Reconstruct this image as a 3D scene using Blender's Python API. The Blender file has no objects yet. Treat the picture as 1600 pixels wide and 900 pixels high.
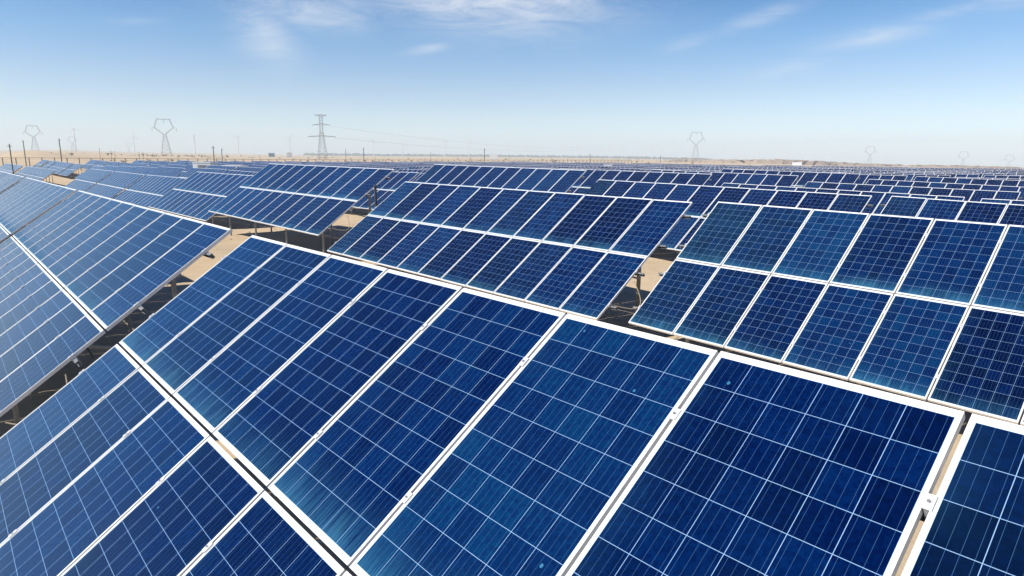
import bpy, math, random
import numpy as np
from mathutils import Matrix, Vector, Euler

random.seed(11)
rng = np.random.default_rng(5)
R = math.radians
SC = bpy.context.scene
COL = SC.collection

# ------------------------------------------------------------------ camera, sky, sun, exposure
YAW, PITCH, ROLL = -0.84954199, 0.19748777, -0.00627611
CAM = Vector((7.68180, 0.18850, 2.94912))
fw = Vector((math.sin(YAW)*math.cos(PITCH), math.cos(YAW)*math.cos(PITCH), -math.sin(PITCH)))
rt = Vector((math.cos(YAW), -math.sin(YAW), 0))
dn = fw.cross(rt)
cr, sr = math.cos(ROLL), math.sin(ROLL)
rt2, dn2 = cr*rt + sr*dn, -sr*rt + cr*dn
cd = bpy.data.cameras.new('camera')
cam = bpy.data.objects.new('camera', cd); COL.objects.link(cam)
cd.sensor_width = 36; cd.lens = 36*1026.66/1600
cd.clip_start = 0.05; cd.clip_end = 30000
m = Matrix.Identity(4)
for i, v in enumerate((rt2, -dn2, -fw)):
    for j in range(3): m[j][i] = v[j]
m.translation = CAM
cam.matrix_world = m
SC.camera = cam

SUN_EL, SUN_AZ = R(45), R(200)            # azimuth clockwise from +Y (north)
sun_dir = Vector((math.sin(SUN_AZ)*math.cos(SUN_EL), math.cos(SUN_AZ)*math.cos(SUN_EL), math.sin(SUN_EL)))
sd = bpy.data.lights.new('sun', 'SUN'); sd.energy = 4.8; sd.angle = R(0.53); sd.color = (1, .95, .86)
so = bpy.data.objects.new('sun', sd); COL.objects.link(so)
so.rotation_euler = (-sun_dir).to_track_quat('-Z', 'Y').to_euler()
SC.view_settings.view_transform = 'Standard'; SC.view_settings.look = 'None'
SC.view_settings.gamma = 1; SC.view_settings.exposure = 0.25

W = bpy.data.worlds.new('World'); SC.world = W; W.use_nodes = True
nt = W.node_tree; nt.nodes.clear()
def nd(t, typ, **kw):
    n = t.nodes.new(typ)
    for k, v in kw.items(): setattr(n, k, v)
    return n
def mth(t, op, a, b=None, c=None, clamp=False):
    n = t.nodes.new('ShaderNodeMath'); n.operation = op; n.use_clamp = clamp
    for i, v in enumerate((a, b, c)):
        if v is None: continue
        if isinstance(v, (int, float)): n.inputs[i].default_value = v
        else: t.links.new(v, n.inputs[i])
    return n.outputs[0]
def mixc(t, f, a, b, typ='MIX'):
    n = t.nodes.new('ShaderNodeMix'); n.data_type = 'RGBA'; n.blend_type = typ; n.clamp_factor = True
    for s, v in ((n.inputs[0], f), (n.inputs[6], a), (n.inputs[7], b)):
        if isinstance(v, (int, float)): s.default_value = v
        elif isinstance(v, tuple): s.default_value = (*v, 1)
        else: t.links.new(v, s)
    return n.outputs[2]
def ramp(t, f, stops, interp='LINEAR'):
    n = t.nodes.new('ShaderNodeValToRGB'); n.color_ramp.interpolation = interp
    e = n.color_ramp.elements
    while len(e) < len(stops): e.new(0.5)
    for i, (p, c) in enumerate(stops):
        e[i].position = p; e[i].color = (*c, 1) if isinstance(c, tuple) else (c, c, c, 1)
    t.links.new(f, n.inputs[0])
    return n.outputs[0]

sky = nd(nt, 'ShaderNodeTexSky', sky_type='NISHITA', sun_disc=False)
sky.sun_elevation = SUN_EL; sky.sun_rotation = SUN_AZ
sky.altitude = 1100; sky.air_density = 1.0; sky.dust_density = 1.2; sky.ozone_density = 2.2
tc = nd(nt, 'ShaderNodeTexCoord')
sep = nd(nt, 'ShaderNodeSeparateXYZ'); nt.links.new(tc.outputs['Generated'], sep.inputs[0])
elev = mth(nt, 'ARCSINE', sep.outputs[2])                       # radians above the horizon
bear = mth(nt, 'ARCTAN2', sep.outputs[0], sep.outputs[1])       # compass bearing
# deep clear blue overhead, thin pale desert haze near the horizon
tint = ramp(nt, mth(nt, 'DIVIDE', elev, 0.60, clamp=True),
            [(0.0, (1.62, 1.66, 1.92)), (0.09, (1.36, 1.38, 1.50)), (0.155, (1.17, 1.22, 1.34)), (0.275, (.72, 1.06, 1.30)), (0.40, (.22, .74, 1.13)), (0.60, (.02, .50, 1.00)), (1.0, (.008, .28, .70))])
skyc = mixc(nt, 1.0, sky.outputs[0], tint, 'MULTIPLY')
# thin cirrus: wisps at their own bearings and heights, broken up by stretched noise
cv = nd(nt, 'ShaderNodeCombineXYZ'); nt.links.new(bear, cv.inputs[0]); nt.links.new(elev, cv.inputs[1])
mp = nd(nt, 'ShaderNodeMapping'); mp.inputs['Rotation'].default_value = (0, 0, R(-8)); mp.inputs['Scale'].default_value = (9, 42, 1)
nt.links.new(cv.outputs[0], mp.inputs[0])
n1 = nd(nt, 'ShaderNodeTexNoise'); n1.inputs['Scale'].default_value = 1.0; n1.inputs['Detail'].default_value = 12; n1.inputs['Roughness'].default_value = .66; n1.inputs['Distortion'].default_value = 1.3
nt.links.new(mp.outputs[0], n1.inputs['Vector'])
wisp = ramp(nt, n1.outputs[0], [(.32, 0.0), (.64, 1.0)])
# bearing deg, elevation deg, half width, half height (deg), turn (deg), strength
CLOUDS = [(-68.4, 9.4, 2.6, 1.9, -50, .66), (-65.0, 10.9, 5.2, 1.3, -3, .45), (-62, 12.0, 9, 2.2, 3, .26), (-51.0, 12.9, 9.5, 2.7, -3, .80), (-50.6, 10.7, 6.2, .8, 3, .42), (-44, 12.6, 6, 1.0, 5, .34),
          (-55.6, 8.6, 1.8, .38, 10, .5), (-34.5, 9.0, 1.9, .5, 12, .3), (-29.0, 10.6, 3.4, .6, 16, .44), (-24.8, 12.2, 3.6, .5, 16, .36), (-27.0, 6.8, 2.6, .5, 8, .32), (-21.2, 8.7, 3.6, .6, 6, .52),
          (-16.8, 9.9, 3.2, .4, 9, .42), (-12.2, 10.9, 3.0, .9, 10, .6), (-77, 9.4, 1.8, .25, 6, .22), (8, 13, 10, 2, 5, .5), (-120, 14, 14, 3, 0, .4), (-45, 24, 20, 5, 8, .4)]
tot = None
for b, e, hw, hh, a, s in CLOUDS:
    dx = mth(nt, 'SUBTRACT', bear, R(b)); dy = mth(nt, 'SUBTRACT', elev, R(e))
    ca, sa = math.cos(R(a)), math.sin(R(a))
    px = mth(nt, 'DIVIDE', mth(nt, 'ADD', mth(nt, 'MULTIPLY', dx, ca), mth(nt, 'MULTIPLY', dy, sa)), R(hw))
    py = mth(nt, 'DIVIDE', mth(nt, 'SUBTRACT', mth(nt, 'MULTIPLY', dy, ca), mth(nt, 'MULTIPLY', dx, sa)), R(hh))
    r2 = mth(nt, 'ADD', mth(nt, 'MULTIPLY', px, px), mth(nt, 'MULTIPLY', py, py))
    g = mth(nt, 'MULTIPLY', mth(nt, 'EXPONENT', mth(nt, 'MULTIPLY', r2, -1.0)), s*(1.25 if hw > 4 else .9))
    tot = g if tot is None else mth(nt, 'MAXIMUM', tot, g)
cf = mth(nt, 'MULTIPLY', tot, mth(nt, 'MULTIPLY_ADD', wisp, .8, .2), clamp=True)
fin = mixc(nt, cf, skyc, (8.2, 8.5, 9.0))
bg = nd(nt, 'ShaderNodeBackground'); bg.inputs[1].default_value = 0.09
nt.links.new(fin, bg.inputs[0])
wo = nd(nt, 'ShaderNodeOutputWorld'); nt.links.new(bg.outputs[0], wo.inputs[0])

# ------------------------------------------------------------------ mesh helper
class MB:
    def __init__(s): s.v = []; s.f = []; s.mi = []; s.uv = []
    def quad(s, pts, mi=0, uv=None):
        b = len(s.v); s.v += [tuple(p) for p in pts]; s.f.append(tuple(range(b, b+len(pts)))); s.mi.append(mi)
        s.uv.append(uv or [(0, 0)]*len(pts))
    def box(s, x0, x1, y0, y1, z0, z1, M=None, mi=0):
        P = [Vector((x, y, z)) for z in (z0, z1) for y in (y0, y1) for x in (x0, x1)]
        if M: P = [M @ p for p in P]
        for q in ((0, 2, 3, 1), (4, 5, 7, 6), (0, 1, 5, 4), (2, 6, 7, 3), (0, 4, 6, 2), (1, 3, 7, 5)):
            s.quad([P[i] for i in q], mi)
    def prism(s, prof, a, b, up=(0, 0, 1), mi=0, cap=True):
        a, b = Vector(a), Vector(b); d = (b-a).normalized(); u = Vector(up)
        x = d.cross(u)
        if x.length < 1e-4: x = d.cross(Vector((0, 1, 0)))
        x.normalize(); y = x.cross(d)
        n = len(prof); o = len(s.v)
        for c in (a, b):
            s.v += [tuple(c + x*p[0] + y*p[1]) for p in prof]
        for i in range(n):
            j = (i+1) % n
            s.f.append((o+i, o+j, o+n+j, o+n+i)); s.mi.append(mi); s.uv.append([(0, 0)]*4)
        if cap:
            s.f.append(tuple(o+i for i in reversed(range(n)))); s.mi.append(mi); s.uv.append([(0, 0)]*n)
            s.f.append(tuple(o+n+i for i in range(n))); s.mi.append(mi); s.uv.append([(0, 0)]*n)
    def bar(s, a, b, w, h=None, up=(0, 0, 1), mi=0):
        h = h or w
        s.prism([(-w/2, -h/2), (w/2, -h/2), (w/2, h/2), (-w/2, h/2)], a, b, up, mi)
    def tube(s, a, b, r, n=8, r2=None, mi=0):
        a, b = Vector(a), Vector(b); d = (b-a).normalized()
        x = d.cross(Vector((0, 0, 1)))
        if x.length < 1e-4: x = Vector((1, 0, 0))
        x.normalize(); y = x.cross(d); r2 = r if r2 is None else r2; o = len(s.v)
        for c, q in ((a, r), (b, r2)):
            s.v += [tuple(c + (x*math.cos(t)+y*math.sin(t))*q) for t in [2*math.pi*i/n for i in range(n)]]
        for i in range(n):
            j = (i+1) % n; s.f.append((o+i, o+j, o+n+j, o+n+i)); s.mi.append(mi); s.uv.append([(0, 0)]*4)
        s.f.append(tuple(o+i for i in reversed(range(n)))); s.mi.append(mi); s.uv.append([(0, 0)]*n)
        s.f.append(tuple(o+n+i for i in range(n))); s.mi.append(mi); s.uv.append([(0, 0)]*n)
    def path(s, pts, r, n=6):
        for a, b in zip(pts[:-1], pts[1:]): s.tube(a, b, r, n)
    def mesh(s, name, mats, smooth=False):
        me = bpy.data.meshes.new(name); me.from_pydata(s.v, [], s.f)
        for m_ in mats: me.materials.append(m_)
        me.polygons.foreach_set('material_index', s.mi)
        ul = me.uv_layers.new(name='UVMap')
        ul.data.foreach_set('uv', [c for f in s.uv for p in f for c in p])
        if smooth: me.polygons.foreach_set('use_smooth', [True]*len(s.f))
        me.update(); return me
def put(name, me, parent=None, loc=(0, 0, 0), rot=(0, 0, 0)):
    o = bpy.data.objects.new(name, me); COL.objects.link(o)
    if parent: o.parent = parent
    o.location = loc; o.rotation_euler = rot
    return o
def tag(o, label, cat, group=None, kind=None):
    if label: o['label'] = label
    if cat: o['category'] = cat
    if group: o['group'] = group
    if kind: o['kind'] = kind
    return o

# ------------------------------------------------------------------ materials
def mat(name):
    m_ = bpy.data.materials.new(name); m_.use_nodes = True
    t = m_.node_tree; p = t.nodes['Principled BSDF']
    return m_, t, p
def objnoise(t, scale, detail=4, rough=.6, space='Object'):
    c = nd(t, 'ShaderNodeTexCoord'); n = nd(t, 'ShaderNodeTexNoise')
    n.inputs['Scale'].default_value = scale; n.inputs['Detail'].default_value = detail; n.inputs['Roughness'].default_value = rough
    t.links.new(c.outputs[space], n.inputs['Vector']); return n.outputs[0]
def simple(name, col, rough=.6, metal=0, var=.25, scale=6, bump=0):
    m_, t, p = mat(name)
    n = objnoise(t, scale)
    f = ramp(t, n, [(.3, 0.0), (.7, 1.0)])
    a = tuple(c*(1-var) for c in col); b = tuple(min(1, c*(1+var*.6)) for c in col)
    t.links.new(mixc(t, f, a, b), p.inputs['Base Color'])
    p.inputs['Roughness'].default_value = rough; p.inputs['Metallic'].default_value = metal
    if bump:
        bn = nd(t, 'ShaderNodeBump'); bn.inputs['Strength'].default_value = bump; bn.inputs['Distance'].default_value = .01
        t.links.new(n, bn.inputs['Height']); t.links.new(bn.outputs[0], p.inputs['Normal'])
    return m_

PW, PL, PITCHU, GAP = 0.992, 1.777, 1.012, 0.020
def panel_material(name):
    """white backsheet, 6 x 10 polycrystalline cells, four busbars each, dust under glass-clear front"""
    m_, t, p = mat(name)
    uvn = nd(t, 'ShaderNodeUVMap'); s = nd(t, 'ShaderNodeSeparateXYZ'); t.links.new(uvn.outputs[0], s.inputs[0])
    fu, fv = mth(t, 'FRACT', s.outputs[0]), mth(t, 'FRACT', s.outputs[1])
    iu, iv = mth(t, 'FLOOR', s.outputs[0]), mth(t, 'FLOOR', s.outputs[1])
    oi = nd(t, 'ShaderNodeObjectInfo')
    def wn(x, y, z):
        c = nd(t, 'ShaderNodeCombineXYZ')
        for i, q in enumerate((x, y, z)):
            if isinstance(q, (int, float)): c.inputs[i].default_value = q
            else: t.links.new(q, c.inputs[i])
        w = nd(t, 'ShaderNodeTexWhiteNoise', noise_dimensions='3D'); t.links.new(c.outputs[0], w.inputs[0]); return w.outputs[0]
    orand = mth(t, 'MULTIPLY', oi.outputs['Random'], 97.3)
    prand = wn(iu, iv, orand)
    crandp = wn(iu, mth(t, 'ADD', iv, 7.7), orand)
    # cell coordinates (metres -> cells)
    mu, mv, g = .020, .034, .0024
    cu = mth(t, 'DIVIDE', mth(t, 'SUBTRACT', mth(t, 'MULTIPLY', fu, PW), mu), (PW-2*mu)/6)
    cv_ = mth(t, 'DIVIDE', mth(t, 'SUBTRACT', mth(t, 'MULTIPLY', fv, PL), mv), (PL-2*mv)/10)
    fcu, fcv = mth(t, 'FRACT', cu), mth(t, 'FRACT', cv_)
    def inside(f, half):                                        # 1 in the cell, 0 in the gap
        d = mth(t, 'ABSOLUTE', mth(t, 'SUBTRACT', f, .5)); return mth(t, 'LESS_THAN', d, .5-half)
    cellm = mth(t, 'MULTIPLY', inside(fcu, g/2/.155), inside(fcv, g/2/.169))
    inr = mth(t, 'MULTIPLY', mth(t, 'LESS_THAN', mth(t, 'ABSOLUTE', mth(t, 'SUBTRACT', cu, 3)), 3), mth(t, 'LESS_THAN', mth(t, 'ABSOLUTE', mth(t, 'SUBTRACT', cv_, 5)), 5))
    cellm = mth(t, 'MULTIPLY', cellm, inr)
    bb = mth(t, 'FRACT', mth(t, 'MULTIPLY', fcu, 4))
    busm = mth(t, 'MULTIPLY', mth(t, 'LESS_THAN', mth(t, 'ABSOLUTE', mth(t, 'SUBTRACT', bb, .5)), .0011*2/.155), inr)
    crand = wn(mth(t, 'ADD', mth(t, 'FLOOR', cu), mth(t, 'MULTIPLY', iu, 6)), mth(t, 'ADD', mth(t, 'FLOOR', cv_), mth(t, 'MULTIPLY', iv, 10)), orand)
    # crystal grain
    gc = nd(t, 'ShaderNodeCombineXYZ'); t.links.new(cu, gc.inputs[0]); t.links.new(cv_, gc.inputs[1]); t.links.new(orand, gc.inputs[2])
    vo = nd(t, 'ShaderNodeTexVoronoi'); vo.inputs['Scale'].default_value = 9; t.links.new(gc.outputs[0], vo.inputs['Vector'])
    vs = nd(t, 'ShaderNodeSeparateColor'); t.links.new(vo.outputs['Color'], vs.inputs[0])
    k = mth(t, 'ADD', mth(t, 'MULTIPLY', prand, .46), mth(t, 'ADD', mth(t, 'MULTIPLY', crand, .30), mth(t, 'MULTIPLY', vs.outputs[0], .24)))
    cell = ramp(t, k, [(.14, (.0001, .0016, .022)), (.45, (.0002, .0045, .046)), (.70, (.0003, .0110, .074)), (.94, (.0004, .026, .096))])
    col = mixc(t, mth(t, 'MULTIPLY', busm, .75), cell, (.06, .15, .30))
    gapc = mixc(t, inr, (.76, .78, .80), (.27, .44, .68))
    col = mixc(t, mth(t, 'SUBTRACT', 1.0, cellm), col, gapc)
    # dust: streaks washed down onto the lower edge, thin film, a few smears near the clamps
    sc = nd(t, 'ShaderNodeCombineXYZ'); t.links.new(mth(t, 'MULTIPLY', mth(t, 'ADD', s.outputs[0], orand), 95), sc.inputs[0]); t.links.new(mth(t, 'MULTIPLY', s.outputs[1], 5), sc.inputs[1])
    sn = nd(t, 'ShaderNodeTexNoise'); sn.inputs['Scale'].default_value = 1; sn.inputs['Detail'].default_value = 3; t.links.new(sc.outputs[0], sn.inputs['Vector'])
    bc = nd(t, 'ShaderNodeCombineXYZ'); t.links.new(mth(t, 'MULTIPLY', mth(t, 'ADD', s.outputs[0], orand), 3), bc.inputs[0]); t.links.new(mth(t, 'MULTIPLY', s.outputs[1], 4), bc.inputs[1])
    bn_ = nd(t, 'ShaderNodeTexNoise'); bn_.inputs['Scale'].default_value = 1; bn_.inputs['Detail'].default_value = 6; t.links.new(bc.outputs[0], bn_.inputs['Vector'])
    low = mth(t, 'POWER', mth(t, 'SUBTRACT', 1.0, mth(t, 'MULTIPLY', fv, 4.6, clamp=True), clamp=True), 2.0)
    stre = mth(t, 'MULTIPLY', low, mth(t, 'MULTIPLY', mth(t, 'MULTIPLY_ADD', sn.outputs[0], 1.9, -.45, clamp=True), mth(t, 'MULTIPLY_ADD', bn_.outputs[0], 1.6, -.2, clamp=True)))
    lft = mth(t, 'POWER', mth(t, 'SUBTRACT', 1.0, mth(t, 'MULTIPLY', fu, 5.0, clamp=True), clamp=True), 2)
    film = mth(t, 'MULTIPLY', mth(t, 'MULTIPLY_ADD', bn_.outputs[0], 2.2, -.75, clamp=True), mth(t, 'MULTIPLY_ADD', lft, .08, .010))
    film = mth(t, 'ADD', film, mth(t, 'MULTIPLY', mth(t, 'POWER', prand, 5), .012))
    dc = nd(t, 'ShaderNodeCombineXYZ'); t.links.new(mth(t, 'MULTIPLY', mth(t, 'ADD', s.outputs[0], orand), 13), dc.inputs[0]); t.links.new(mth(t, 'MULTIPLY', mth(t, 'ADD', s.outputs[1], prand), 19), dc.inputs[1])
    dv = nd(t, 'ShaderNodeTexVoronoi'); dv.inputs['Scale'].default_value = 1; t.links.new(dc.outputs[0], dv.inputs['Vector'])
    ds = nd(t, 'ShaderNodeSeparateColor'); t.links.new(dv.outputs['Color'], ds.inputs[0])
    spot = mth(t, 'MULTIPLY', mth(t, 'GREATER_THAN', ds.outputs[0], .988), mth(t, 'LESS_THAN', dv.outputs['Distance'], mth(t, 'MULTIPLY_ADD', sn.outputs[0], .16, .02)))
    ocol = nd(t, 'ShaderNodeSeparateColor'); t.links.new(oi.outputs['Color'], ocol.inputs[0])     # how dusty this very panel is
    film = mth(t, 'ADD', film, mth(t, 'MULTIPLY', mth(t, 'SUBTRACT', 1.0, ocol.outputs[0]), mth(t, 'MULTIPLY_ADD', bn_.outputs[0], .12, .04)))
    film = mth(t, 'ADD', film, mth(t, 'MULTIPLY', spot, .38))
    dust = mth(t, 'ADD', mth(t, 'MULTIPLY', stre, mth(t, 'MULTIPLY_ADD', crandp, .55, .30)), film, clamp=True)
    col = mixc(t, dust, col, (.10, .38, .58))
    t.links.new(col, p.inputs['Base Color'])
    p.inputs['Sheen Weight'].default_value = .14; p.inputs['Sheen Roughness'].default_value = .35; p.inputs['Sheen Tint'].default_value = (.10, .55, 1.0, 1)
    t.links.new(mth(t, 'MULTIPLY_ADD', dust, 1.2, .16, clamp=True), p.inputs['Roughness'])
    p.inputs['IOR'].default_value = 1.50; p.inputs['Specular Tint'].default_value = (.10, .66, 1.0, 1)
    return m_
M_PANEL = panel_material('solar_glass')
M_FRAME = simple('anodised_aluminium', (.86, .85, .82), .45, .05, .10, 3)
M_STEEL = simple('galvanised_steel', (.30, .31, .31), .48, .55, .25, 14)
M_CLAMP = simple('clamp_aluminium', (.78, .78, .78), .4, .3, .1, 30)
M_CONC = simple('concrete', (.40, .37, .33), .9, 0, .25, 5, .4)
M_CABLE = simple('cable_rubber', (.05, .045, .04), .6, 0, .2, 20)
M_CONDUIT = simple('dusty_conduit', (.45, .37, .26), .8, 0, .2, 12)
M_WHITE = simple('white_painted_steel', (.78, .79, .78), .45, 0, .06, 3)
M_BACK = simple('shade_dark_backsheet', (.13, .13, .13), .7, 0, .05, 2)  # underside of the white backsheet coloured dark to deepen the shade below the tables
M_LOUVRE = simple('grey_louvre', (.26, .29, .29), .6, .1, .15, 3)
M_DARK = simple('dark_wood_pole', (.075, .065, .055), .8, 0, .3, 4)
M_LATT = simple('weathered_lattice_steel', (.19, .20, .19), .6, .3, .2, 1)
M_TURB = simple('turbine_white', (.80, .80, .80), .4, 0, .03, .2)
M_FENCE = simple('fence_post_concrete', (.36, .30, .22), .9, 0, .2, 2)
M_WIRE = simple('fence_wire', (.16, .14, .11), .7, .3, .2, 2)
M_LEAF = simple('far_foliage', (.075, .085, .06), .9, 0, .4, .05)
M_SHRUB = simple('dry_shrub', (.22, .19, .12), .9, 0, .3, .3)
M_CLIFF = simple('red_earth', (.40, .30, .22), .95, 0, .3, .02)

def sand_material():
    m_, t, p = mat('desert_sand')
    g = nd(t, 'ShaderNodeNewGeometry')
    def noise(s, d=6, r=.6):
        n = nd(t, 'ShaderNodeTexNoise'); n.inputs['Scale'].default_value = s; n.inputs['Detail'].default_value = d; n.inputs['Roughness'].default_value = r
        t.links.new(g.outputs['Position'], n.inputs['Vector']); return n.outputs[0]
    a, b, c, e = noise(.05), noise(.9), noise(14, 4), noise(.006, 8)
    col = mixc(t, ramp(t, b, [(.35, 0.0), (.7, 1.0)]), (.55, .415, .265), (.66, .52, .355))
    col = mixc(t, mth(t, 'MULTIPLY', ramp(t, a, [(.45, 0.0), (.62, 1.0)]), .45), col, (.46, .345, .22))
    col = mixc(t, mth(t, 'MULTIPLY', ramp(t, e, [(.45, 0.0), (.6, 1.0)]), .5), col, (.62, .47, .30))
    col = mixc(t, mth(t, 'MULTIPLY', ramp(t, c, [(.62, 0.0), (.72, 1.0)]), .35), col, (.30, .23, .16))
    t.links.new(col, p.inputs['Base Color']); p.inputs['Roughness'].default_value = .95; p.inputs['IOR'].default_value = 1.2
    bn = nd(t, 'ShaderNodeBump'); bn.inputs['Strength'].default_value = .7; bn.inputs['Distance'].default_value = .06
    t.links.new(mth(t, 'ADD', mth(t, 'MULTIPLY', b, .8), mth(t, 'MULTIPLY', c, .25)), bn.inputs['Height']); t.links.new(bn.outputs[0], p.inputs['Normal'])
    return m_
M_SAND = sand_material()

# ------------------------------------------------------------------ where the arrays stand
# x, y, z of the lower left corner, turn, fall along the row, extra tilt (degrees); full = level of detail
TILT = R(34.957); H0 = 0.56
FIT = [
 # row, column, pose, detail
 (1, 0, (0.00, 0.00, -0.01, -0.09, 0.10, 0.03), 3), (1, -1, (-11.83, 0.06, -0.01, -0.26, -0.04, 0.44), 3), (1, -2, (-23.24, 0.05, 0.03, -0.11, -0.03, -0.21), 2),
 (1, -3, (-34.9, 0.05, 0.03, -0.1, 0, 0), 2),
 (2, 0, (0.02, 9.87, -0.13, 0.50, -0.97, 2.55), 3), (2, -1, (-11.38, 9.25, 0.04, 0.17, -0.37, 0.45), 3), (2, -2, (-23.45, 9.43, 0.48, -0.03, -0.31, 0.66), 3),
 (2, -3, (-36.66, 9.95, -0.15, -0.29, 0.02, 0.07), 2), (2, -4, (-48.26, 9.67, -0.65, -0.98, 0.28, 0.73), 2), (2, -5, (-59.58, 9.73, -0.59, -0.64, -0.08, 0.39), 1), (2, -6, (-71.04, 9.77, -0.57, -0.38, -0.05, 0.32), 1),
 (3, 0, (-0.17, 20.02, -0.24, 0, -1.39, 0), 2), (3, -1, (-11.49, 19.04, -0.04, 0.34, -0.89, 0), 2), (3, -2, (-22.71, 18.29, 0.46, 0.53, -0.59, 0), 2), (3, -3, (-36.61, 19.03, -0.04, 0.11, -0.09, -0.05), 2),
 (4, 0, (-0.01, 29.57, -0.66, 0, -0.25, 0), 2), (4, -1, (-11.69, 29.35, -0.41, 0.21, -1.11, 0), 2), (4, -2, (-22.81, 28.16, 0.17, 0.27, -0.54, 0), 2),
 (5, -1, (-11.88, 39.59, -0.55, 0.02, -0.93, 0), 2), (5, -2, (-22.77, 37.76, 0.03, 0.39, -0.93, 0), 2),
 (6, -1, (-11.91, 49.45, -0.56, 0, -1.40, 0), 1), (6, -2, (-23.18, 48.18, 0.0, 0.07, -0.96, 0), 1),
 (7, -1, (-11.98, 59.54, -0.51, 0, -1.02, 0), 1), (7, -2, (-23.35, 58.36, -0.40, 0, -0.28, 0), 1),
]
COLX = {-1: -11.9, -2: -23.3, -3: -36.7, -4: -48.2, -5: -59.6, -6: -71.1, -7: -84.5, -8: -95.9, -9: -107.3, -10: -118.7, -11: -130.1, -12: -143.5, -13: -154.9, -14: -166.3, -15: -177.7, -16: -189.1}
def zrest(x, y, c):
    if c >= -2:
        z7 = -.45 if c == -2 else -.62
        return z7 + (-1.08 - z7)*min(1, max(0, (y-59)/110))
    s = min(1, max(0, (-x-30)/30)); s = s*s*(3-2*s)
    z3 = -.05 - .5*s
    return z3 + (-.95 - z3)*min(1, max(0, (y-19)/75)) - .62*math.exp(-((x+135)/34)**2 - ((y-15)/16)**2)
have = {(r, c) for r, c, _, _ in FIT}
LIST = list(FIT)
for c, xr in ((-9, -96.5), (-10, -107.9), (-11, -119.3)): LIST.append((2, c, (xr-11.13, 10.0, -1.18, 0, 0, 0), 1))
for c, xr in ((-13, -134.8), (-14, -146.2), (-15, -157.6)): LIST.append((2, c, (xr-11.13, 10.0, -1.15, 0, 0, 0), 1))
for r in range(3, 19):
    y0 = {3: 19.4, 4: 28.9, 5: 38.8, 6: 48.9, 7: 59.0}.get(r, 59 + 10.05*(r-7))
    for c in range(-1, -17, -1):
        if (r, c) in have: continue
        x0 = COLX[c] + random.uniform(-.15, .15)
        cx, cy = x0+5.5, y0+1.5
        az = math.degrees(math.atan2(cx-CAM.x, cy-CAM.y)); az2 = math.degrees(math.atan2(x0-CAM.x, y0-CAM.y))
        if az2 > -10 or az < -87.5: continue
        if r == 3 and c == -12: x0 = -147.8
        if r == 3 and c < -12: x0 -= 4.6
        z = zrest(x0, y0, c) + random.uniform(-.07, .07)
        LIST.append((r, c, (x0, y0+random.uniform(-.12, .12), z, random.uniform(-.15, .15), random.uniform(-.45, .15), random.uniform(-.5, .5)), 2 if (r == 3 and c > -5) else 1))

# ------------------------------------------------------------------ ground
cp = []
CLEAR = {(1, 0): .40, (1, -1): .40, (1, -2): .42, (2, -2): .92, (2, -1): .62, (2, -3): .70}
for r, c, (x0, y0, z0, yw, inc, dt), lv in LIST:
    for u in (0, 5.5, 11.1):
        for v in (-1.2, 1.5, 4.2): cp.append((x0+u, y0+v, z0+u*math.sin(R(inc))-CLEAR.get((r, c), H0)))
cp = np.array(cp)
AZT = np.radians([-180, -100, -92.4, -86.1, -82.5, -78.6, -72, -67.2, -59.6, -48.75, -37.9, -27.8, -18.9, -11.4, -2.3, 40, 180])
ANG = np.array([0, .002, .003, .004, .0055, .0035, .002, .0012, .001, .0007, -.0006, -.0036, -.0082, -.0126, -.016, -.016, 0])
def hash_noise(x, y, s):
    return (np.sin(x*s*1.3+1.7)*np.cos(y*s*1.1-.4) + .5*np.sin(x*s*2.9-y*s*2.1+2.2) + .35*np.cos(x*s*5.3+y*s*4.7))/1.85
def ground_z(x, y):
    x = np.atleast_1d(np.asarray(x, float)); y = np.atleast_1d(np.asarray(y, float))
    dx, dy = x-CAM.x, y-CAM.y; r = np.hypot(dx, dy); az = np.arctan2(dx, dy)
    s = np.clip((r-170)/900, 0, 1); s = s*s*(3-2*s)
    far = -1.5*(1-s) + s*(r*np.interp(az, AZT, ANG) - 1.0) + s*hash_noise(x, y, .006)*.8
    far += 5.5*np.exp(-((x+495)/60)**2-((y-50)/20)**2) + 3.0*np.exp(-((x+600)/90)**2-((y-100)/45)**2)
    out = np.empty_like(far)
    for i in range(0, len(x), 4000):
        d2 = (x[i:i+4000, None]-cp[:, 0])**2 + (y[i:i+4000, None]-cp[:, 1])**2
        w = np.exp(-d2/(2*3.6**2)); w2 = np.exp(-d2/(2*16.0**2))*2e-3
        ww = w+w2
        sw = ww.sum(1)+2e-4
        out[i:i+4000] = ((ww*cp[:, 2]).sum(1) + 2e-4*far[i:i+4000])/sw
    near = np.exp(-(r/120)**2)
    out += hash_noise(x, y, .55)*.06*near + hash_noise(x+9, y-4, 1.7)*.03*near + hash_noise(y+3, x, 4.1)*.012*near
    # wind-heaped sand in the aisle between the first two rows
    for ty in (7.1, 8.5, 16.4, 17.8): out -= .035*np.exp(-((y-ty-.25*np.sin(x*.13))/.16)**2)*(.6+.4*np.sin(x*9.0))
    out += .16*np.exp(-((y-6.9-.35*np.sin(x*.35))/1.0)**2)*np.exp(-((x+17)/9)**2)
    return out
def gz(x, y): return float(ground_z([x], [y])[0])
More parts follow.
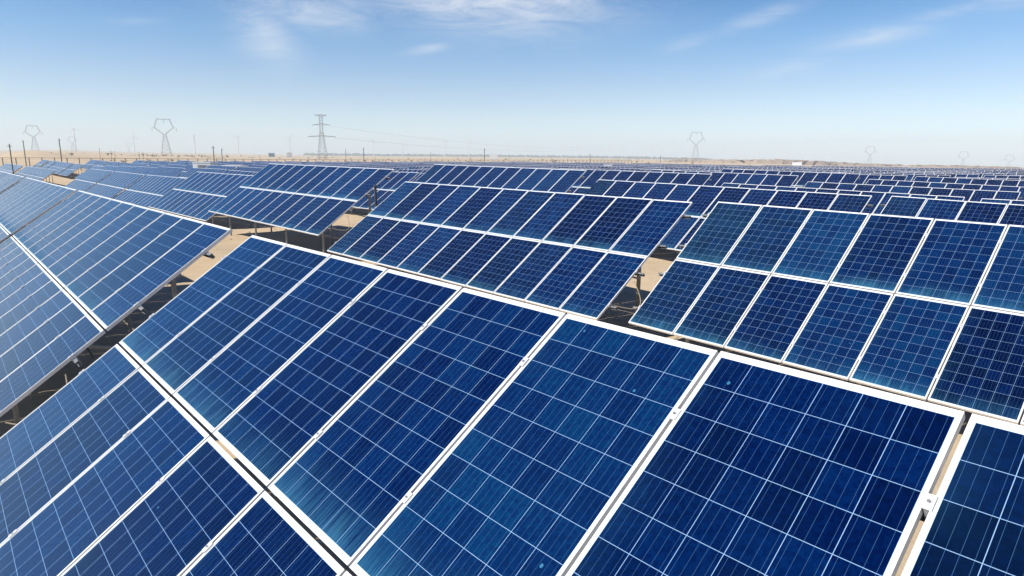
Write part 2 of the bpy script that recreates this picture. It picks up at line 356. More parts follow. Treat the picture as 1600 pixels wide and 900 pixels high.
def build_ground():
    na, nr = 560, 170
    az = np.linspace(-math.pi, math.pi, na, endpoint=False)
    az = az + .55*np.sin(az + 0.85)*1.0            # more vertices towards the solar field
    rad = np.concatenate([[0.4], np.geomspace(1.2, 12000, nr-1)])
    A, RR = np.meshgrid(az, rad)
    X, Y = CAM.x + RR*np.sin(A), CAM.y + RR*np.cos(A)
    Z = ground_z(X.ravel(), Y.ravel())
    v = np.stack([X.ravel(), Y.ravel(), Z], 1)
    v = np.vstack([v, [[CAM.x, CAM.y, gz(CAM.x, CAM.y)]]])
    f = []
    for i in range(nr-1):
        for j in range(na):
            k = (j+1) % na
            f.append((i*na+j, (i+1)*na+j, (i+1)*na+k, i*na+k))
    for j in range(na): f.append((nr*na, j, (j+1) % na))
    me = bpy.data.meshes.new('ground'); me.from_pydata(v.tolist(), [], f); me.materials.append(M_SAND)
    me.polygons.foreach_set('use_smooth', [True]*len(f)); me.update()
    import bmesh
    bm = bmesh.new(); bm.from_mesh(me); bmesh.ops.recalc_face_normals(bm, faces=bm.faces)
    if sum(fc.normal.z for fc in list(bm.faces)[:2000]) < 0: bmesh.ops.reverse_faces(bm, faces=bm.faces)
    bm.to_mesh(me); bm.free()
    o = put('ground', me); o['kind'] = 'structure'
build_ground()

# low eroded bluffs on the right-hand horizon
def ridge(name, pts, h, material, seed):
    rs = np.random.default_rng(seed); mb = MB(); n = len(pts)
    prof = [(-30, 0), (-14, .55), (-6, .9), (0, 1), (16, .95), (50, 0)]
    rows = []
    for i, (x, y) in enumerate(pts):
        d = Vector((x-CAM.x, y-CAM.y, 0)).normalized(); z = gz(x, y)-2; hh = h*(.85+.12*math.sin(i*.11+seed)+.05*rs.normal())*min(1, i/6, (n-1-i)/6+.05)
        rows.append([(x+d.x*(o+rs.normal()*4), y+d.y*(o+rs.normal()*4), z+q*hh+2*(q > 0)) for o, q in prof])
    for a, b in zip(rows[:-1], rows[1:]):
        for k in range(len(prof)-1): mb.quad([a[k], b[k], b[k+1], a[k+1]])
    o = put(name, mb.mesh(name, [material])); o['kind'] = 'structure'
def bearing(deg, d): return (CAM.x + d*math.sin(R(deg)), CAM.y + d*math.cos(R(deg)))
ridge('hills', [bearing(-36+i*.25, 820+60*math.sin(i*.13)) for i in range(0, 140)], 5.2, M_CLIFF, 3)

# ------------------------------------------------------------------ solar arrays
NP = 11
def frame_mesh():
    mb = MB(); w, d = .013, .040
    mb.box(0, w, 0, PL, -d, 0); mb.box(PW-w, PW, 0, PL, -d, 0)
    mb.box(w, PW-w, 0, w, -d, -.0006); mb.box(w, PW-w, PL-w, PL, -d, -.0006)
    return mb.mesh('frame', [M_FRAME])
def lam(mb, x, y, iu=0, iv=0, mi=0, z=-.0026, th=.006):
    e = .0135
    c = [(x+e, y+e), (x+PW-e, y+e), (x+PW-e, y+PL-e), (x+e, y+PL-e)]
    uv = [(iu+(a-x)/PW, iv+(b-y)/PL) for a, b in c]
    mb.quad([(a, b, z) for a, b in c], mi, uv)
    return c
def glass_mesh():
    mb = MB(); c = lam(mb, 0, 0)
    mb.quad([(a, b, -.010) for a, b in reversed(c)], 1)
    return mb.mesh('solar_panel', [M_PANEL, M_BACK])
ME_FRAME, ME_GLASS = frame_mesh(), glass_mesh()
def low_panel():
    mb = MB(); w, d = .014, .040
    mb.box(0, w, 0, PL, -d, 0, mi=1); mb.box(PW-w, PW, 0, PL, -d, 0, mi=1); mb.box(w, PW-w, 0, w, -d, -.0006, mi=1); mb.box(w, PW-w, PL-w, PL, -d, -.0006, mi=1)
    c = lam(mb, 0, 0); mb.quad([(a, b, -.010) for a, b in reversed(c)], 2)
    return mb.mesh('solar_panel', [M_PANEL, M_FRAME, M_BACK])
ME_LOWP = low_panel()
def clamp_mesh():
    mb = MB(); mb.box(-.018, .018, -.031, .031, .0015, .0055); mb.box(-.0075, .0075, -.030, .030, -.05, .0013)
    mb.tube((0, 0, .0057), (0, 0, .0075), .0105, 12); mb.tube((0, 0, .0077), (0, 0, .0125), .0065, 6, mi=1); return mb.mesh('clamp', [M_CLAMP, M_STEEL])
ME_CLAMP = clamp_mesh()
LEN = NP*PITCHU
def pt(u, v, n, tl): return Vector((u, v*math.cos(tl) - n*math.sin(tl), H0 + v*math.sin(tl) + n*math.cos(tl)))
VR = [.23*PL, .77*PL, PL+GAP+.23*PL, PL+GAP+.77*PL]
C_PROF = [(-.020, -.030), (.020, -.030), (.020, -.026), (-.016, -.026), (-.016, .026), (.020, .026), (.020, .030), (-.020, .030)]
BENTS = [.95, 4.0, 7.1, 10.2]
cache = {}
def part_meshes(tl):
    key = round(math.degrees(tl)*2)/2
    if key in cache: return cache[key]
    d = {}
    nrm = Vector((0, -math.sin(tl), math.cos(tl)))
    rails = []
    for v in VR:
        mb = MB(); mb.prism(C_PROF, pt(-.17, v, -.072, tl), pt(LEN+.16, v, -.072, tl), nrm); rails.append(mb.mesh('rail', [M_STEEL]))
    d['rail'] = rails
    raf, pf, pr, br = [], [], [], []
    for u in BENTS:
        mb = MB(); mb.bar(pt(u, .22, -.142, tl), pt(u, 3.36, -.142, tl), .05, .075, nrm); raf.append(mb.mesh('rafter', [M_STEEL]))
        a = pt(u, .62, -.182, tl); mb = MB(); mb.bar((a.x, a.y, -1.0), a, .07, .05, (0, 1, 0)); pf.append(mb.mesh('post', [M_STEEL]))
        b = pt(u, 2.85, -.182, tl); mb = MB(); mb.bar((b.x, b.y, -1.0), b, .075, .05, (0, 1, 0)); mb.box(b.x-.05, b.x+.05, b.y-.09, b.y+.09, b.z-.13, b.z-.035); pr.append(mb.mesh('post', [M_STEEL]))
        c = pt(u+.045, 1.45, -.20, tl); mb = MB(); mb.bar((u+.045, b.y-.03, b.z-1.15), c, .04, .04, nrm); br.append(mb.mesh('brace', [M_STEEL]))
    d['rafter'], d['post'], d['brace'] = raf, pf+pr, br
    # cable run sagging under the middle gap, its conduit, one loose loop
    mb = MB(); P = []
    for i in range(41):
        u = .1 + (LEN-.2)*i/40; P.append(pt(u, PL-.28, -.19-.07*abs(math.sin(i*math.pi/5)), tl))
    mb.path(P, .012, 5); d['cable'] = mb.mesh('cable', [M_CABLE])
    mb = MB(); P = [pt(LEN+.02, .5, -.11, tl)]
    for i in range(1, 12): q = i/11; P.append(pt(LEN+.02+.24*math.sin(q*math.pi), .5+.7*q, -.11-.30*math.sin(q*math.pi), tl))
    mb.path(P, .009, 5); d['loop'] = mb.mesh('cable', [M_CONDUIT])
    # all the steel of a distant table in one mesh
    mb = MB()
    for v in VR: mb.bar(pt(-.15, v, -.072, tl), pt(LEN+.15, v, -.072, tl), .04, .06, nrm)
    for u in BENTS:
        mb.bar(pt(u, .22, -.142, tl), pt(u, 3.36, -.142, tl), .05, .075, nrm)
        for v in (.62, 2.85):
            a = pt(u, v, -.182, tl); mb.bar((a.x, a.y, -.9), a, .07, .06, (0, 1, 0))
    d['stand'] = mb.mesh('support_frame', [M_STEEL])
    # distant: every panel of the table in one surface
    mb = MB(); ct, st = math.cos(tl), math.sin(tl)
    M4 = Matrix.Translation((0, 0, H0)) @ Matrix.Rotation(tl, 4, 'X')
    for j in range(2):
        for i in range(NP):
            x, y = i*PITCHU+.01, j*(PL+GAP); w = .014
            for bx in ((x, x+w, y, y+PL), (x+PW-w, x+PW, y, y+PL), (x+w, x+PW-w, y, y+w), (x+w, x+PW-w, y+PL-w, y+PL)): mb.box(*bx, -.04, 0, M4, 1)
            b0 = len(mb.v); c = lam(mb, x, y, i, j); mb.quad([(a, b, -.010) for a, b in reversed(c)], 2)
            for q in range(b0, len(mb.v)): mb.v[q] = tuple(M4 @ Vector(mb.v[q]))
    d['field'] = mb.mesh('panel_field', [M_PANEL, M_FRAME, M_BACK])
    cache[key] = d
    return d

def make_array(r, c, pose, lv):
    x0, y0, z0, yw, inc, dt = pose
    tl = TILT + R(dt) if lv > 1 else TILT
    root = bpy.data.objects.new('solar_array', None); COL.objects.link(root)
    root.empty_display_size = .5
    ci, si = math.cos(R(inc)), math.sin(R(inc))
    root.location = (x0 + si*H0, y0, z0 - ci*H0); root.rotation_euler = (0, -R(inc), R(yw))
    d = part_meshes(tl)
    if lv == 1:
        put('panel_field', d['field'], root); put('support_frame', d['stand'], root)
        return root
    rr = random.Random(r*100-c); tw = .0016
    for j in range(2):
        for i in range(NP):
            u = i*PITCHU + .01 + (.004 if (r, c) == (1, 0) and i >= 7 else 0)
            jit = .0018 if lv == 3 else 0
            loc = pt(u + rr.uniform(-jit, jit), j*(PL+GAP) + rr.uniform(-jit, jit), rr.uniform(-jit, 0), tl)
            if lv == 3:
                o = put('solar_panel', ME_GLASS, root, loc, (tl + rr.uniform(-tw, tw), rr.uniform(-tw, tw), rr.uniform(-.0006, .0006))); put('frame', ME_FRAME, o)
            else: o = put('solar_panel', ME_LOWP, root, loc, (tl + rr.uniform(-tw, tw)*2, rr.uniform(-tw, tw)*2, 0))
            dusty = rr.random()**3*.22
            if r > 1 and i == 0: dusty = rr.uniform(.2, .4)
            if (r, c) == (2, 0): dusty = {0: (.28, .50), 1: (.16, .32), 2: (.06, .20), 3: (.04, .10)}.get(i, (.03, .08))[j]
            if (r, c) == (1, 0): dusty = {0: .20, 1: .14, 2: .08, 7: .12}.get(i, .02)
            o.color = (1-dusty, 1, 1, 1)
    for k in ('rail', 'rafter', 'post', 'brace'):
        for me in d[k]: put(k, me, root)
    put('cable', d['cable'], root); put('cable', d['loop'], root)
    if lv == 3:
        for j in range(2):
            for v in (VR[0], VR[1]):
                for i in range(0, NP+1):
                    u = i*PITCHU + (.004 if (r, c) == (1, 0) and i >= 7 else 0)
                    if i == 0: u += .004
                    if i == NP: u -= .004
                    put('clamp', ME_CLAMP, root, pt(u, v + j*(PL+GAP), 0, tl), (tl, 0, 0))
    return root
ORD = ['nearest', 'second', 'third', 'fourth', 'fifth', 'sixth', 'seventh', 'eighth', 'ninth', 'tenth', 'eleventh', 'twelfth', 'thirteenth', 'fourteenth', 'fifteenth', 'sixteenth', 'seventeenth', 'eighteenth']
LAB = {
 (1, 0): 'big blue solar array filling the foreground, every cell line and clamp clear',
 (1, -1): 'solar array at left, next to the foreground one across a narrow dark gap',
 (1, -2): 'pale glaring solar array at the left edge, second left of the foreground one',
 (1, -3): 'sliver of pale solar array at the far left edge, end of the nearest row',
 (2, 0): 'solar array at right directly behind the foreground one, its right end cut off',
 (2, -1): 'solar array in the middle behind the foreground one, between two gaps showing sand',
 (2, -2): 'raised solar array left of centre with dark shadow and bare sand under its edge',
 (2, -3): 'lower greyish blue solar array partly hidden behind the raised one left of centre',
 (2, -4): 'greyish solar array in the second row, left of the lower one beside the raised array',
}
rows = {}
for e in LIST: rows.setdefault(e[0], []).append(e)
for r in sorted(rows):
    es = sorted(rows[r], key=lambda e: -e[2][0])
    for k, (_, c, pose, lv) in enumerate(es):
        o = make_array(r, c, pose, lv)
        lab = LAB.get((r, c))
        if not lab:
            pos = 'rightmost in view' if k == 0 else '%s from the right' % ORD[k]
            look = 'solar array' if lv == 2 else ('small distant solar array' if r < 9 else 'tiny far solar array')
            lab = '%s of the %s row from the camera, %s' % (look, ORD[r-1], pos)
        tag(o, lab, 'solar array', 'solar arrays standing in rows on the sand')

# short dark steel post in the gap between two arrays of the second row
mb = MB(); z = gz(-11.85, 11.3); mb.tube((0, 0, -.3), (0, 0, 1.92-z), .045, 10); mb.tube((0, 0, 1.92-z), (0, 0, 1.99-z), .06, 10)
tag(put('metal_post', mb.mesh('metal_post', [M_DARK]), None, (-11.85, 11.3, z)), 'short dark post standing in the gap left of the middle array', 'post')

# ------------------------------------------------------------------ inverter cabinets and small far buildings
def cabinet(x, y, yaw, w, dpt, ztop, label, louvre=True, cat='cabinet', name='inverter_cabinet', group=None):
    z = gz(x, y); h = ztop - z
    e = bpy.data.objects.new(name, None); COL.objects.link(e); e.location = (x, y, z); e.rotation_euler = (0, 0, yaw)
    mb = MB(); mb.box(-w/2, w/2, -dpt/2, dpt/2, .25, h-.12); put('body', mb.mesh('body', [M_WHITE]), e)
    mb = MB(); mb.box(-w/2-.06, w/2+.06, -dpt/2-.06, dpt/2+.06, h-.118, h); put('roof', mb.mesh('roof', [M_WHITE]), e)
    mb = MB(); mb.box(-w/2+.05, w/2-.05, -dpt/2+.05, dpt/2-.05, -.4, .248); put('plinth', mb.mesh('plinth', [M_CONC]), e)
    if louvre:
        mb = MB(); x0, x1, z0, z1 = -w/2+.85, w/2-.16, .55, h-.42
        mb.box(x0, x1, -dpt/2-.012, -dpt/2-.002, z0, z1)
        k = 9
        for i in range(k):
            zz = z0+(z1-z0)*(i+.5)/k; mb.box(x0, x1, -dpt/2-.05, -dpt/2-.014, zz-.03, zz+.02)
        put('louvre_panel', mb.mesh('louvre_panel', [M_LOUVRE]), e)
        mb = MB(); mb.box(-w/2+.12, -w/2+.75, -dpt/2-.03, -dpt/2-.003, .4, h-.3); put('door', mb.mesh('door', [M_WHITE]), e)
    tag(e, label, cat, group); return e
yawc = math.radians(72)
def facing(x, y): return math.atan2(x-CAM.x, y-CAM.y)*-1
cabinet(-99.6, 32.2, facing(-99.6, 32.2)-.5, 2.75, 2.2, 1.85, 'white inverter cabinet with grey louvred front behind the left rows, the taller one')
cabinet(-92.7, 34.2, facing(-92.7, 34.2)-.5, 2.75, 2.2, 1.46, 'white inverter cabinet with grey louvre, the lower one just right of its twin')
cabinet(-89.9, 114.1, facing(-89.9, 114.1), 1.9, 1.6, 1.5, 'plain white cabinet standing among the far rows near the centre', False)
cabinet(-174.2, 378.7, facing(-174, 378), 5.2, 2.5, gz(-174.2, 378.7)+2.6, 'long white container on sand beyond the last rows, right of centre', False, 'container', 'container')
cabinet(-608, 511, facing(-608, 511), 9, 5, gz(-608, 511)+6.5, 'small white building on the horizon near the centre', False, 'building', 'farm_building')
cabinet(-913, 389, facing(-913, 389), 7, 5, gz(-913, 389)+6.5, 'tiny white hut on the horizon right of the dark blue shed', False, 'building', 'hut')
def shed(x, y, w, h, label):
    z = gz(x, y); e = bpy.data.objects.new('shed', None); COL.objects.link(e); e.location = (x, y, z); e.rotation_euler = (0, 0, facing(x, y))
    m_ = simple('blue_sheet_metal', (.10, .17, .26), .5, 0, .1, .3)
    mb = MB(); mb.box(-w/2, w/2, -6, 6, -1, h*.7); put('wall', mb.mesh('wall', [m_]), e)
    mb = MB(); mb.prism([(-6.4, h*.7+.004), (6.4, h*.7+.004), (0, h)], (-w/2-.4, 0, 0), (w/2+.4, 0, 0)); put('roof', mb.mesh('roof', [m_]), e)
    tag(e, label, 'shed')
shed(-935, 372, 8, 5.5, 'dark blue metal shed on the horizon, left of the lattice tower')

# ------------------------------------------------------------------ pylons, lattice tower, turbines, poles
def latt_leg(mb, bw, tw, h, segs, r):
    """four-legged lattice body from width bw at the ground to tw at height h"""
    prev = None
    for k in range(segs+1):
        q = k/segs; q = 1-(1-q)**1.25
        w = bw+(tw-bw)*q; z = h*q
        cs = [Vector((sx*w/2, sy*w/2, z)) for sx, sy in ((-1, -1), (1, -1), (1, 1), (-1, 1))]
        if prev:
            for i in range(4):
                j = (i+1) % 4
                mb.bar(prev[i], cs[i], r*1.5); mb.bar(prev[i], cs[j], r*.8); mb.bar(prev[j], cs[i], r*.8); mb.bar(cs[i], cs[j], r*.8)
        prev = cs
def pylon_meshes(H, r):
    """cup-shaped pylon: narrow body, two arms that open and close again round a window, a top beam"""
    hb = H*.57
    b = MB(); latt_leg(b, H*.25, H*.06, hb, 7, r*.8)
    c = MB()
    def truss(P, w0):
        for a, q in zip(P[:-1], P[1:]):
            for oy in (-w0, w0): c.bar((a[0], oy, a[1]), (q[0], oy, q[1]), r*1.7)
            d = Vector((q[0]-a[0], 0, q[1]-a[1])); n = Vector((-d.z, 0, d.x)).normalized()*w0*1.5
            A, Q = Vector((a[0], 0, a[1])), Vector((q[0], 0, q[1]))
            c.bar(A+n, Q+n, r*1.4); k = 4
            for i in range(k):
                t0, t1 = A.lerp(Q, i/k), A.lerp(Q, (i+1)/k)
                c.bar(t0, t1+n, r*.9); c.bar(t1+n, t1, r*.8)
    wx, tx = H*.23, H*.15
    for s in (-1, 1):
        truss([(s*H*.022, hb), (s*wx, H*.745), (s*tx, H*.965)], .55)
        c.bar((s*wx, 0, H*.745), (s*(wx+H*.06), 0, H*.74), r*1.4); c.tube((s*(wx+H*.06), 0, H*.74), (s*(wx+H*.06), 0, H*.65), .22, 5)
        c.bar((s*tx, 0, H*.965), (s*(tx+H*.03), 0, H), r*1.4)
    truss([(-tx, H*.955), (tx, H*.955)], .5)
    c.tube((0, 0, H*.955), (0, 0, H*.86), .22, 5)
    return b.mesh('tower_body', [M_LATT]), c.mesh('window_arms', [M_LATT])
NEAR_P, FAR_P = pylon_meshes(46, .15), pylon_meshes(46, .105)
def pylon(x, y, ztop, turn, label):
    z = gz(x, y); e = bpy.data.objects.new('pylon', None); COL.objects.link(e); e.location = (x, y, z); e.rotation_euler = (0, 0, facing(x, y)+turn)
    s = (ztop-z)/46; e.scale = (s, s, s)
    pb, pc = FAR_P if y > 900 else NEAR_P
    put('tower_body', pb, e); put('window_arms', pc, e)
    tag(e, label, 'pylon', 'cup-shaped power pylons along the horizon')
for a in [(-1036.8, 107.7, 38.6, .15, 'cup-shaped power pylon rising behind the sand hill at far left'),
          (-1724.9, 246.6, 40.1, .2, 'small faint cup-shaped pylon right of the sand hill'),
          (-2245.9, 460.1, 36.1, .2, 'tiny very faint cup-shaped pylon left of the largest pylon'),
          (-826.8, 208.3, 43.4, .1, 'largest cup-shaped power pylon, dark grey, left of the lattice tower'),
          (-626.0, 959.9, 45.6, .25, 'pale cup-shaped pylon right of centre, tallest on that side'),
          (-521.1, 1403.9, 27.8, .3, 'faint cup-shaped pylon above the right rows, left of two smaller ones'),
          (-476.4, 1837.5, 22.1, .3, 'very faint small pylon near the right edge'),
          (-454.1, 2151.2, 16.9, .3, 'faintest pylon, rightmost on the horizon')]: pylon(*a)

def lattice_tower(x, y, ztop):
    z = gz(x, y); H = ztop-z
    e = bpy.data.objects.new('lattice_tower', None); COL.objects.link(e); e.location = (x, y, z); e.rotation_euler = (0, 0, facing(x, y)-.25)
    mb = MB(); latt_leg(mb, H*.20, H*.064, H*.62, 8, .11)
    for k in range(6):
        z0, z1 = H*(.62+.063*k), H*(.62+.063*(k+1)); w = H*.032
        cs0 = [(-w, -w, z0), (w, -w, z0), (w, w, z0), (-w, w, z0)]; cs1 = [(a, b, z1) for a, b, _ in cs0]
        for i in range(4):
            j = (i+1) % 4; mb.bar(cs0[i], cs1[i], .16); mb.bar(cs0[i], cs1[j], .09); mb.bar(cs1[i], cs1[j], .09)
    put('tower_body', mb.mesh('tower_body', [M_LATT]), e)
    for zf, l in ((.99, .14), (.80, .19), (.54, .31)):
        mb = MB()
        for s in (-1, 1):
            a0, a1, tip = (0, 0, H*zf), (0, 0, H*(zf-.03)), (s*H*l, 0, H*(zf-.025 if zf < .9 else zf))
            mb.bar(a0, tip, .34); mb.bar(a1, tip, .26)
            for k in range(1, 4):
                q = k/4; A = Vector(a0).lerp(Vector(tip), q); B = Vector(a1).lerp(Vector(tip), q); mb.bar(A, B, .1)
            if zf < .9: mb.tube(tip, (tip[0], 0, tip[2]-H*.03), .16, 5)
        put('crossarm', mb.mesh('crossarm', [M_LATT]), e)
    tag(e, 'tall dark lattice tower with three crossarms left of centre', 'power tower')
    return e, H
LT, LH = lattice_tower(-552, 266.9, 38.1)
bpy.context.view_layer.update()
def wire(a, b, sag, rad, label):
    mb = MB(); a, b = Vector(a), Vector(b); P = []
    for i in range(25):
        q = i/24; p = a.lerp(b, q); p.z -= 4*sag*q*(1-q); P.append(p-a)
    mb.path(P, rad, 4)
    o = put('power_line', mb.mesh('power_line', [M_WIRE]), None, a); tag(o, label, 'power line', 'wires of the lattice tower')
MW = LT.matrix_world
WL = ['upper wire running right from the lattice tower', 'lower wire running right from the lattice tower']
wire(MW @ Vector((LH*.19, 0, LH*.745)), (-1150, 1290, 30), 10, .05, WL[0])
wire(MW @ Vector((LH*.31, 0, LH*.485)), (-1140, 1290, 24), 9, .06, WL[1])

def turbine_mesh():
    t_, n_, b_ = MB(), MB(), MB()
    t_.tube((0, 0, -2), (0, 0, 60), 1.9, 12, 1.15)
    n_.box(-1.6, 1.6, -3.2, 5.5, 59.9, 63.2); n_.tube((0, -3.3, 61.6), (0, -5.2, 61.6), 1.4, 10, .6)
    prof = [(0, .9), (.12, 1.45), (.4, 1.05), (1, .25)]
    for (q0, w0), (q1, w1) in zip(prof[:-1], prof[1:]):
        a, b = q0*26, q1*26
        b_.quad([(-w0*.35, -.12, a), (w0*.65, -.12, a), (w1*.65, -.12, b), (-w1*.35, -.12, b)])
        b_.quad([(-w0*.35, .12, a), (-w1*.35, .12, b), (w1*.65, .12, b), (w0*.65, .12, a)])
        b_.quad([(-w0*.35, -.12, a), (-w1*.35, -.12, b), (-w1*.35, .12, b), (-w0*.35, .12, a)])
        b_.quad([(w0*.65, -.12, a), (w0*.65, .12, a), (w1*.65, .12, b), (w1*.65, -.12, b)])
    return t_.mesh('tower', [M_TURB]), n_.mesh('nacelle', [M_TURB]), b_.mesh('blade', [M_TURB])
TM, NM, BM_ = turbine_mesh()
TURB = [(-2268.5, 330.6, 71.5), (-1851.4, 392.2, 45.9), (-1915.0, 551.1, 52.5), (-1977.0, 686.5, 51.6), (-2018.1, 858.1, 54.3), (-2079.3, 1185.3, 56.0), (-2113.4, 1323.5, 57.0), (-2107.8, 1511.7, 58.2), (-2053.7, 1584.6, 56.5),
        (-2034.2, 1766.8, 54.6), (-2058.4, 1890.0, 51.8), (-1955.0, 1997.1, 50.0), (-1975.6, 2116.0, 46.6), (-1809.3, 2130.6, 45.7), (-1832.7, 2241.4, 42.1), (-1736.1, 2317.4, 39.9), (-1761.0, 2423.4, 38.6), (-1610.1, 2407.0, 35.2),
        (-1498.1, 2478.6, 30.5), (-1440.7, 2627.4, 27.0), (-1520.5, 2811.7, 27.0), (-1349.6, 2675.6, 22.0), (-1470.8, 2950.5, 24.0), (-1306.4, 2807.9, 19.0), (-1376.8, 2995.7, 20.0), (-1269.9, 2934.1, 14.5), (-1196.7, 2964.9, 11.0), (-1113.7, 3103.8, 3.0), (-1006.9, 3140.4, -8.0)]
for k, (x, y, zt) in enumerate(TURB):
    q_ = .9 if k < 12 else (.62 if k < 19 else .5)
    x, y, zt = CAM.x+(x-CAM.x)*q_, CAM.y+(y-CAM.y)*q_, CAM.z+(zt-CAM.z)*q_
    z = gz(x, y); s = max(.25, (zt-z)/61.5)
    e = bpy.data.objects.new('wind_turbine', None); COL.objects.link(e); e.location = (x, y, z); e.rotation_euler = (0, 0, facing(x, y)+random.uniform(-.7, .7)); e.scale = (s, s, s)
    put('tower', TM, e); put('nacelle', NM, e)
    ph = random.uniform(0, 2.1)
    for i in range(3): put('blade', BM_, e, (0, -4.3, 61.6), (0, ph+i*2*math.pi/3, 0))
    side = 'leftmost one' if k == 0 else ('rightmost one' if k == len(TURB)-1 else '%s from the left' % ORD[k] if k < 18 else '%s from the right' % ORD[len(TURB)-1-k])
    tag(e, 'faint white wind turbine on the horizon, %s' % side, 'wind turbine', 'wind turbines along the horizon')

POLES = [(-131.9, 11.1, 4.5), (-251.2, 24.0, 7.0), (-220.4, 29.5, 7.1), (-406.3, 70.8, 6.1), (-405.4, 75.9, 4.85), (-415.0, 79.4, 4.6), (-412.6, 90.9, 4.3), (-382.9, 86.3, 4.2), (-135.5, 44.7, 4.7), (-365.4, 193.0, 6.7), (-220.2, 125.4, 5.8), (-322.6, 225.9, 5.5), (-194.7, 163.5, 5.9), (-309.4, 275.6, 4.0), (-193.5, 222.8, 4.4), (-169.7, 242.1, 3.8), (-163.4, 282.4, 1.7)]
PB_ = sorted(POLES, key=lambda p: math.atan2(p[0]-CAM.x, p[1]-CAM.y))
for k, (x, y, zt) in enumerate(PB_):
    z = gz(x, y); mb = MB(); h = zt-z; rad = .075 if h < 7 else .11
    mb.tube((0, 0, -.5), (0, 0, h), rad*1.25, 8, rad)
    e = put('utility_pole', mb.mesh('utility_pole', [M_DARK]), None, (x, y, z))
    mb = MB(); mb.box(-.32, .32, -.035, .035, h-.42, h-.34); a = put('crossarm', mb.mesh('crossarm', [M_DARK]), e); a.rotation_euler = (0, 0, random.uniform(0, 1.5))
    tag(e, 'thin dark pole on the far sand, %s' % ('leftmost one' if k == 0 else '%s from the left' % ORD[k]), 'pole', 'dark poles beyond the arrays')
# camera mast with a white head
x, y = -97.0, 33.9; z = gz(x, y); h = 3.87-z
e = bpy.data.objects.new('camera_mast', None); COL.objects.link(e); e.location = (x, y, z)
mb = MB(); mb.tube((0, 0, -.3), (0, 0, h-.3), .07, 8, .05); put('pole', mb.mesh('pole', [M_STEEL]), e)
mb = MB(); mb.tube((0, 0, h-.30), (0, 0, h), .16, 10, .12); mb.box(-.3, .05, -.04, .04, h-.2, h-.13); put('camera_head', mb.mesh('camera_head', [M_WHITE]), e)
tag(e, 'slim pole with white camera head beside the white cabinets', 'mast')

# fence along the far side of the site
e = bpy.data.objects.new('fence', None); COL.objects.link(e); e.location = (-203, 4, gz(-203, 4))
FP = [Vector((-203 + 1.5*math.sin(i*.11), 4 + 2.7*i, 0)) for i in range(98)]
for p_ in FP: p_.z = gz(p_.x, p_.y)
mbp = MB(); mbp.box(-.11, .11, -.11, .11, -.5, 3.1); mef = mbp.mesh('post', [M_FENCE])
for p_ in FP: put('post', mef, e, p_ - e.location)
mb = MB()
for hh in (.5, 1.2, 1.9, 2.5, 3.0):
    mb.path([p_ - e.location + Vector((-.12, 0, hh)) for p_ in FP], .014 if hh < 3 else .05, 4)
put('wire', mb.mesh('wire', [M_WIRE]), e)
tag(e, 'long post and wire fence on the sand behind the left arrays', 'fence')

# far woods: a thin dark line of trees on the horizon
mb = MB(); rs = np.random.default_rng(8)
for i in range(900):
    b = -66 + 34*rs.random()**1.0; dist = 2600 + 500*rs.random(); x, y = bearing(b, dist); z = gz(x, y)
    w, h = 5+9*rs.random(), 4+6*rs.random()
    o = len(mb.v); n = 6
    for q, rr_ in ((.0, .5), (.35, 1.0), (.75, .7), (1.0, .15)):
        for k in range(n):
            t = 2*math.pi*k/n; mb.v.append((x+w*rr_*math.cos(t)*(.7+.6*rs.random()), y+w*rr_*math.sin(t)*(.7+.6*rs.random()), z-1+(h+1)*q*(.9+.2*rs.random())))
    for a in range(3):
        for k in range(n):
            kk = (k+1) % n; mb.f.append((o+a*n+k, o+a*n+kk, o+(a+1)*n+kk, o+(a+1)*n+k)); mb.mi.append(0); mb.uv.append([(0, 0)]*4)
o = put('distant_wood', mb.mesh('distant_wood', [M_LEAF])); tag(o, 'thin dark line of far-off trees along the horizon', 'wood', None, 'stuff')
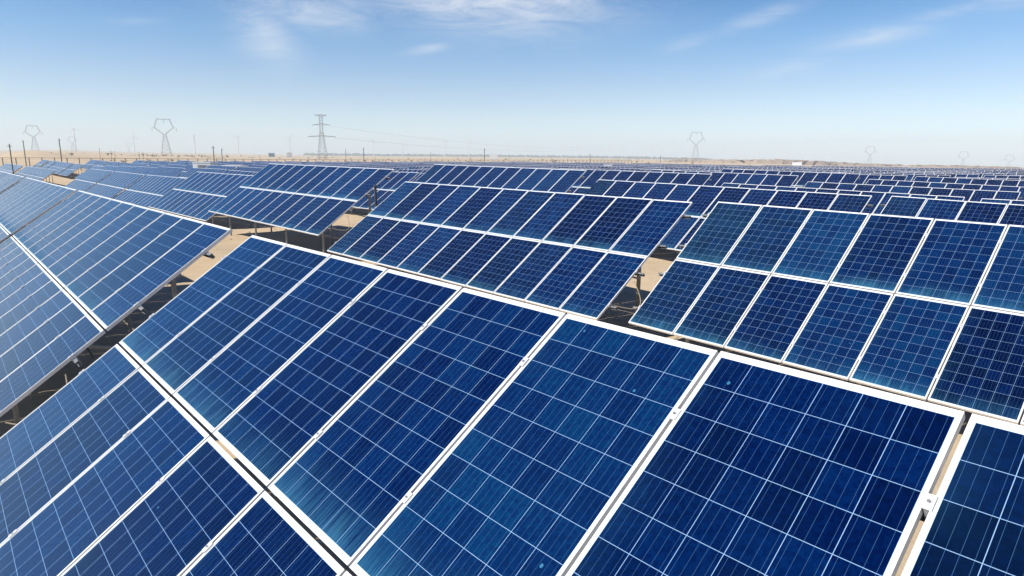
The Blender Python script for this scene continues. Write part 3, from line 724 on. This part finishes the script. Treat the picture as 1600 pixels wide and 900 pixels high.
# dry tufts on the far sand near the largest pylon and along the plain
mb = MB()
for i in range(260):
    if i < 70: x, y = -760+rs.normal()*60, 200+rs.normal()*45
    else: x, y = bearing(-84+55*rs.random(), 260+900*rs.random()**1.3)
    z = gz(x, y); w = .5+1.1*rs.random()
    for k in range(5):
        t = rs.random()*6.28; p0 = Vector((x, y, z-.1)); tip = p0+Vector((math.cos(t)*w, math.sin(t)*w, w*(.7+.5*rs.random()))); sd_ = Vector((-math.sin(t), math.cos(t), 0))*w*.35
        mb.quad([p0-sd_*.4, p0+sd_*.4, tip+sd_, tip-sd_])
o = put('dry_shrubs', mb.mesh('dry_shrubs', [M_SHRUB])); tag(o, 'scattered dry tufts on the far sand plain', 'shrubs', None, 'stuff')

mb = MB()
rs = np.random.default_rng(21)
for i in range(1500):
    x, y = -32+40*rs.random(), 3+38*rs.random(); q = .012+.05*rs.random()**3; z = gz(x, y)+q*.25; b0 = len(mb.v)
    for dx_, dy_, dz_ in ((1, 0, 0), (0, 1, 0), (-1, 0, 0), (0, -1, 0), (0, 0, .8), (0, 0, -.8)):
        mb.v.append((x+dx_*q*(.6+.8*rs.random()), y+dy_*q*(.6+.8*rs.random()), z+dz_*q*(.6+.6*rs.random())))
    for a_ in range(4):
        b_ = (a_+1) % 4
        for f_ in ((b0+a_, b0+b_, b0+4), (b0+b_, b0+a_, b0+5)): mb.f.append(f_); mb.mi.append(0); mb.uv.append([(0, 0)]*3)
o = put('stones', mb.mesh('stones', [M_FENCE])); tag(o, 'small stones scattered on the sand between the rows', 'stones', None, 'stuff')

# ------------------------------------------------------------------ desert air
HAZE = True
SC.cycles.diffuse_bounces = 2
SC.cycles.volume_bounces = 2
if HAZE:
    mb = MB(); mb.box(-3400, 600, -500, 3600, -62, 95)
    o = put('haze', mb.mesh('haze', [])); tag(o, 'thin pale desert haze over the plain', 'haze', None, 'stuff')
    m_ = bpy.data.materials.new('air'); m_.use_nodes = True; t = m_.node_tree; t.nodes.clear()
    pv = nd(t, 'ShaderNodeVolumePrincipled'); pv.inputs['Color'].default_value = (.80, .92, 1.0, 1); pv.inputs['Density'].default_value = .00034; pv.inputs['Anisotropy'].default_value = 0
    ou = nd(t, 'ShaderNodeOutputMaterial'); t.links.new(pv.outputs[0], ou.inputs['Volume'])
    o.data.materials.append(m_)
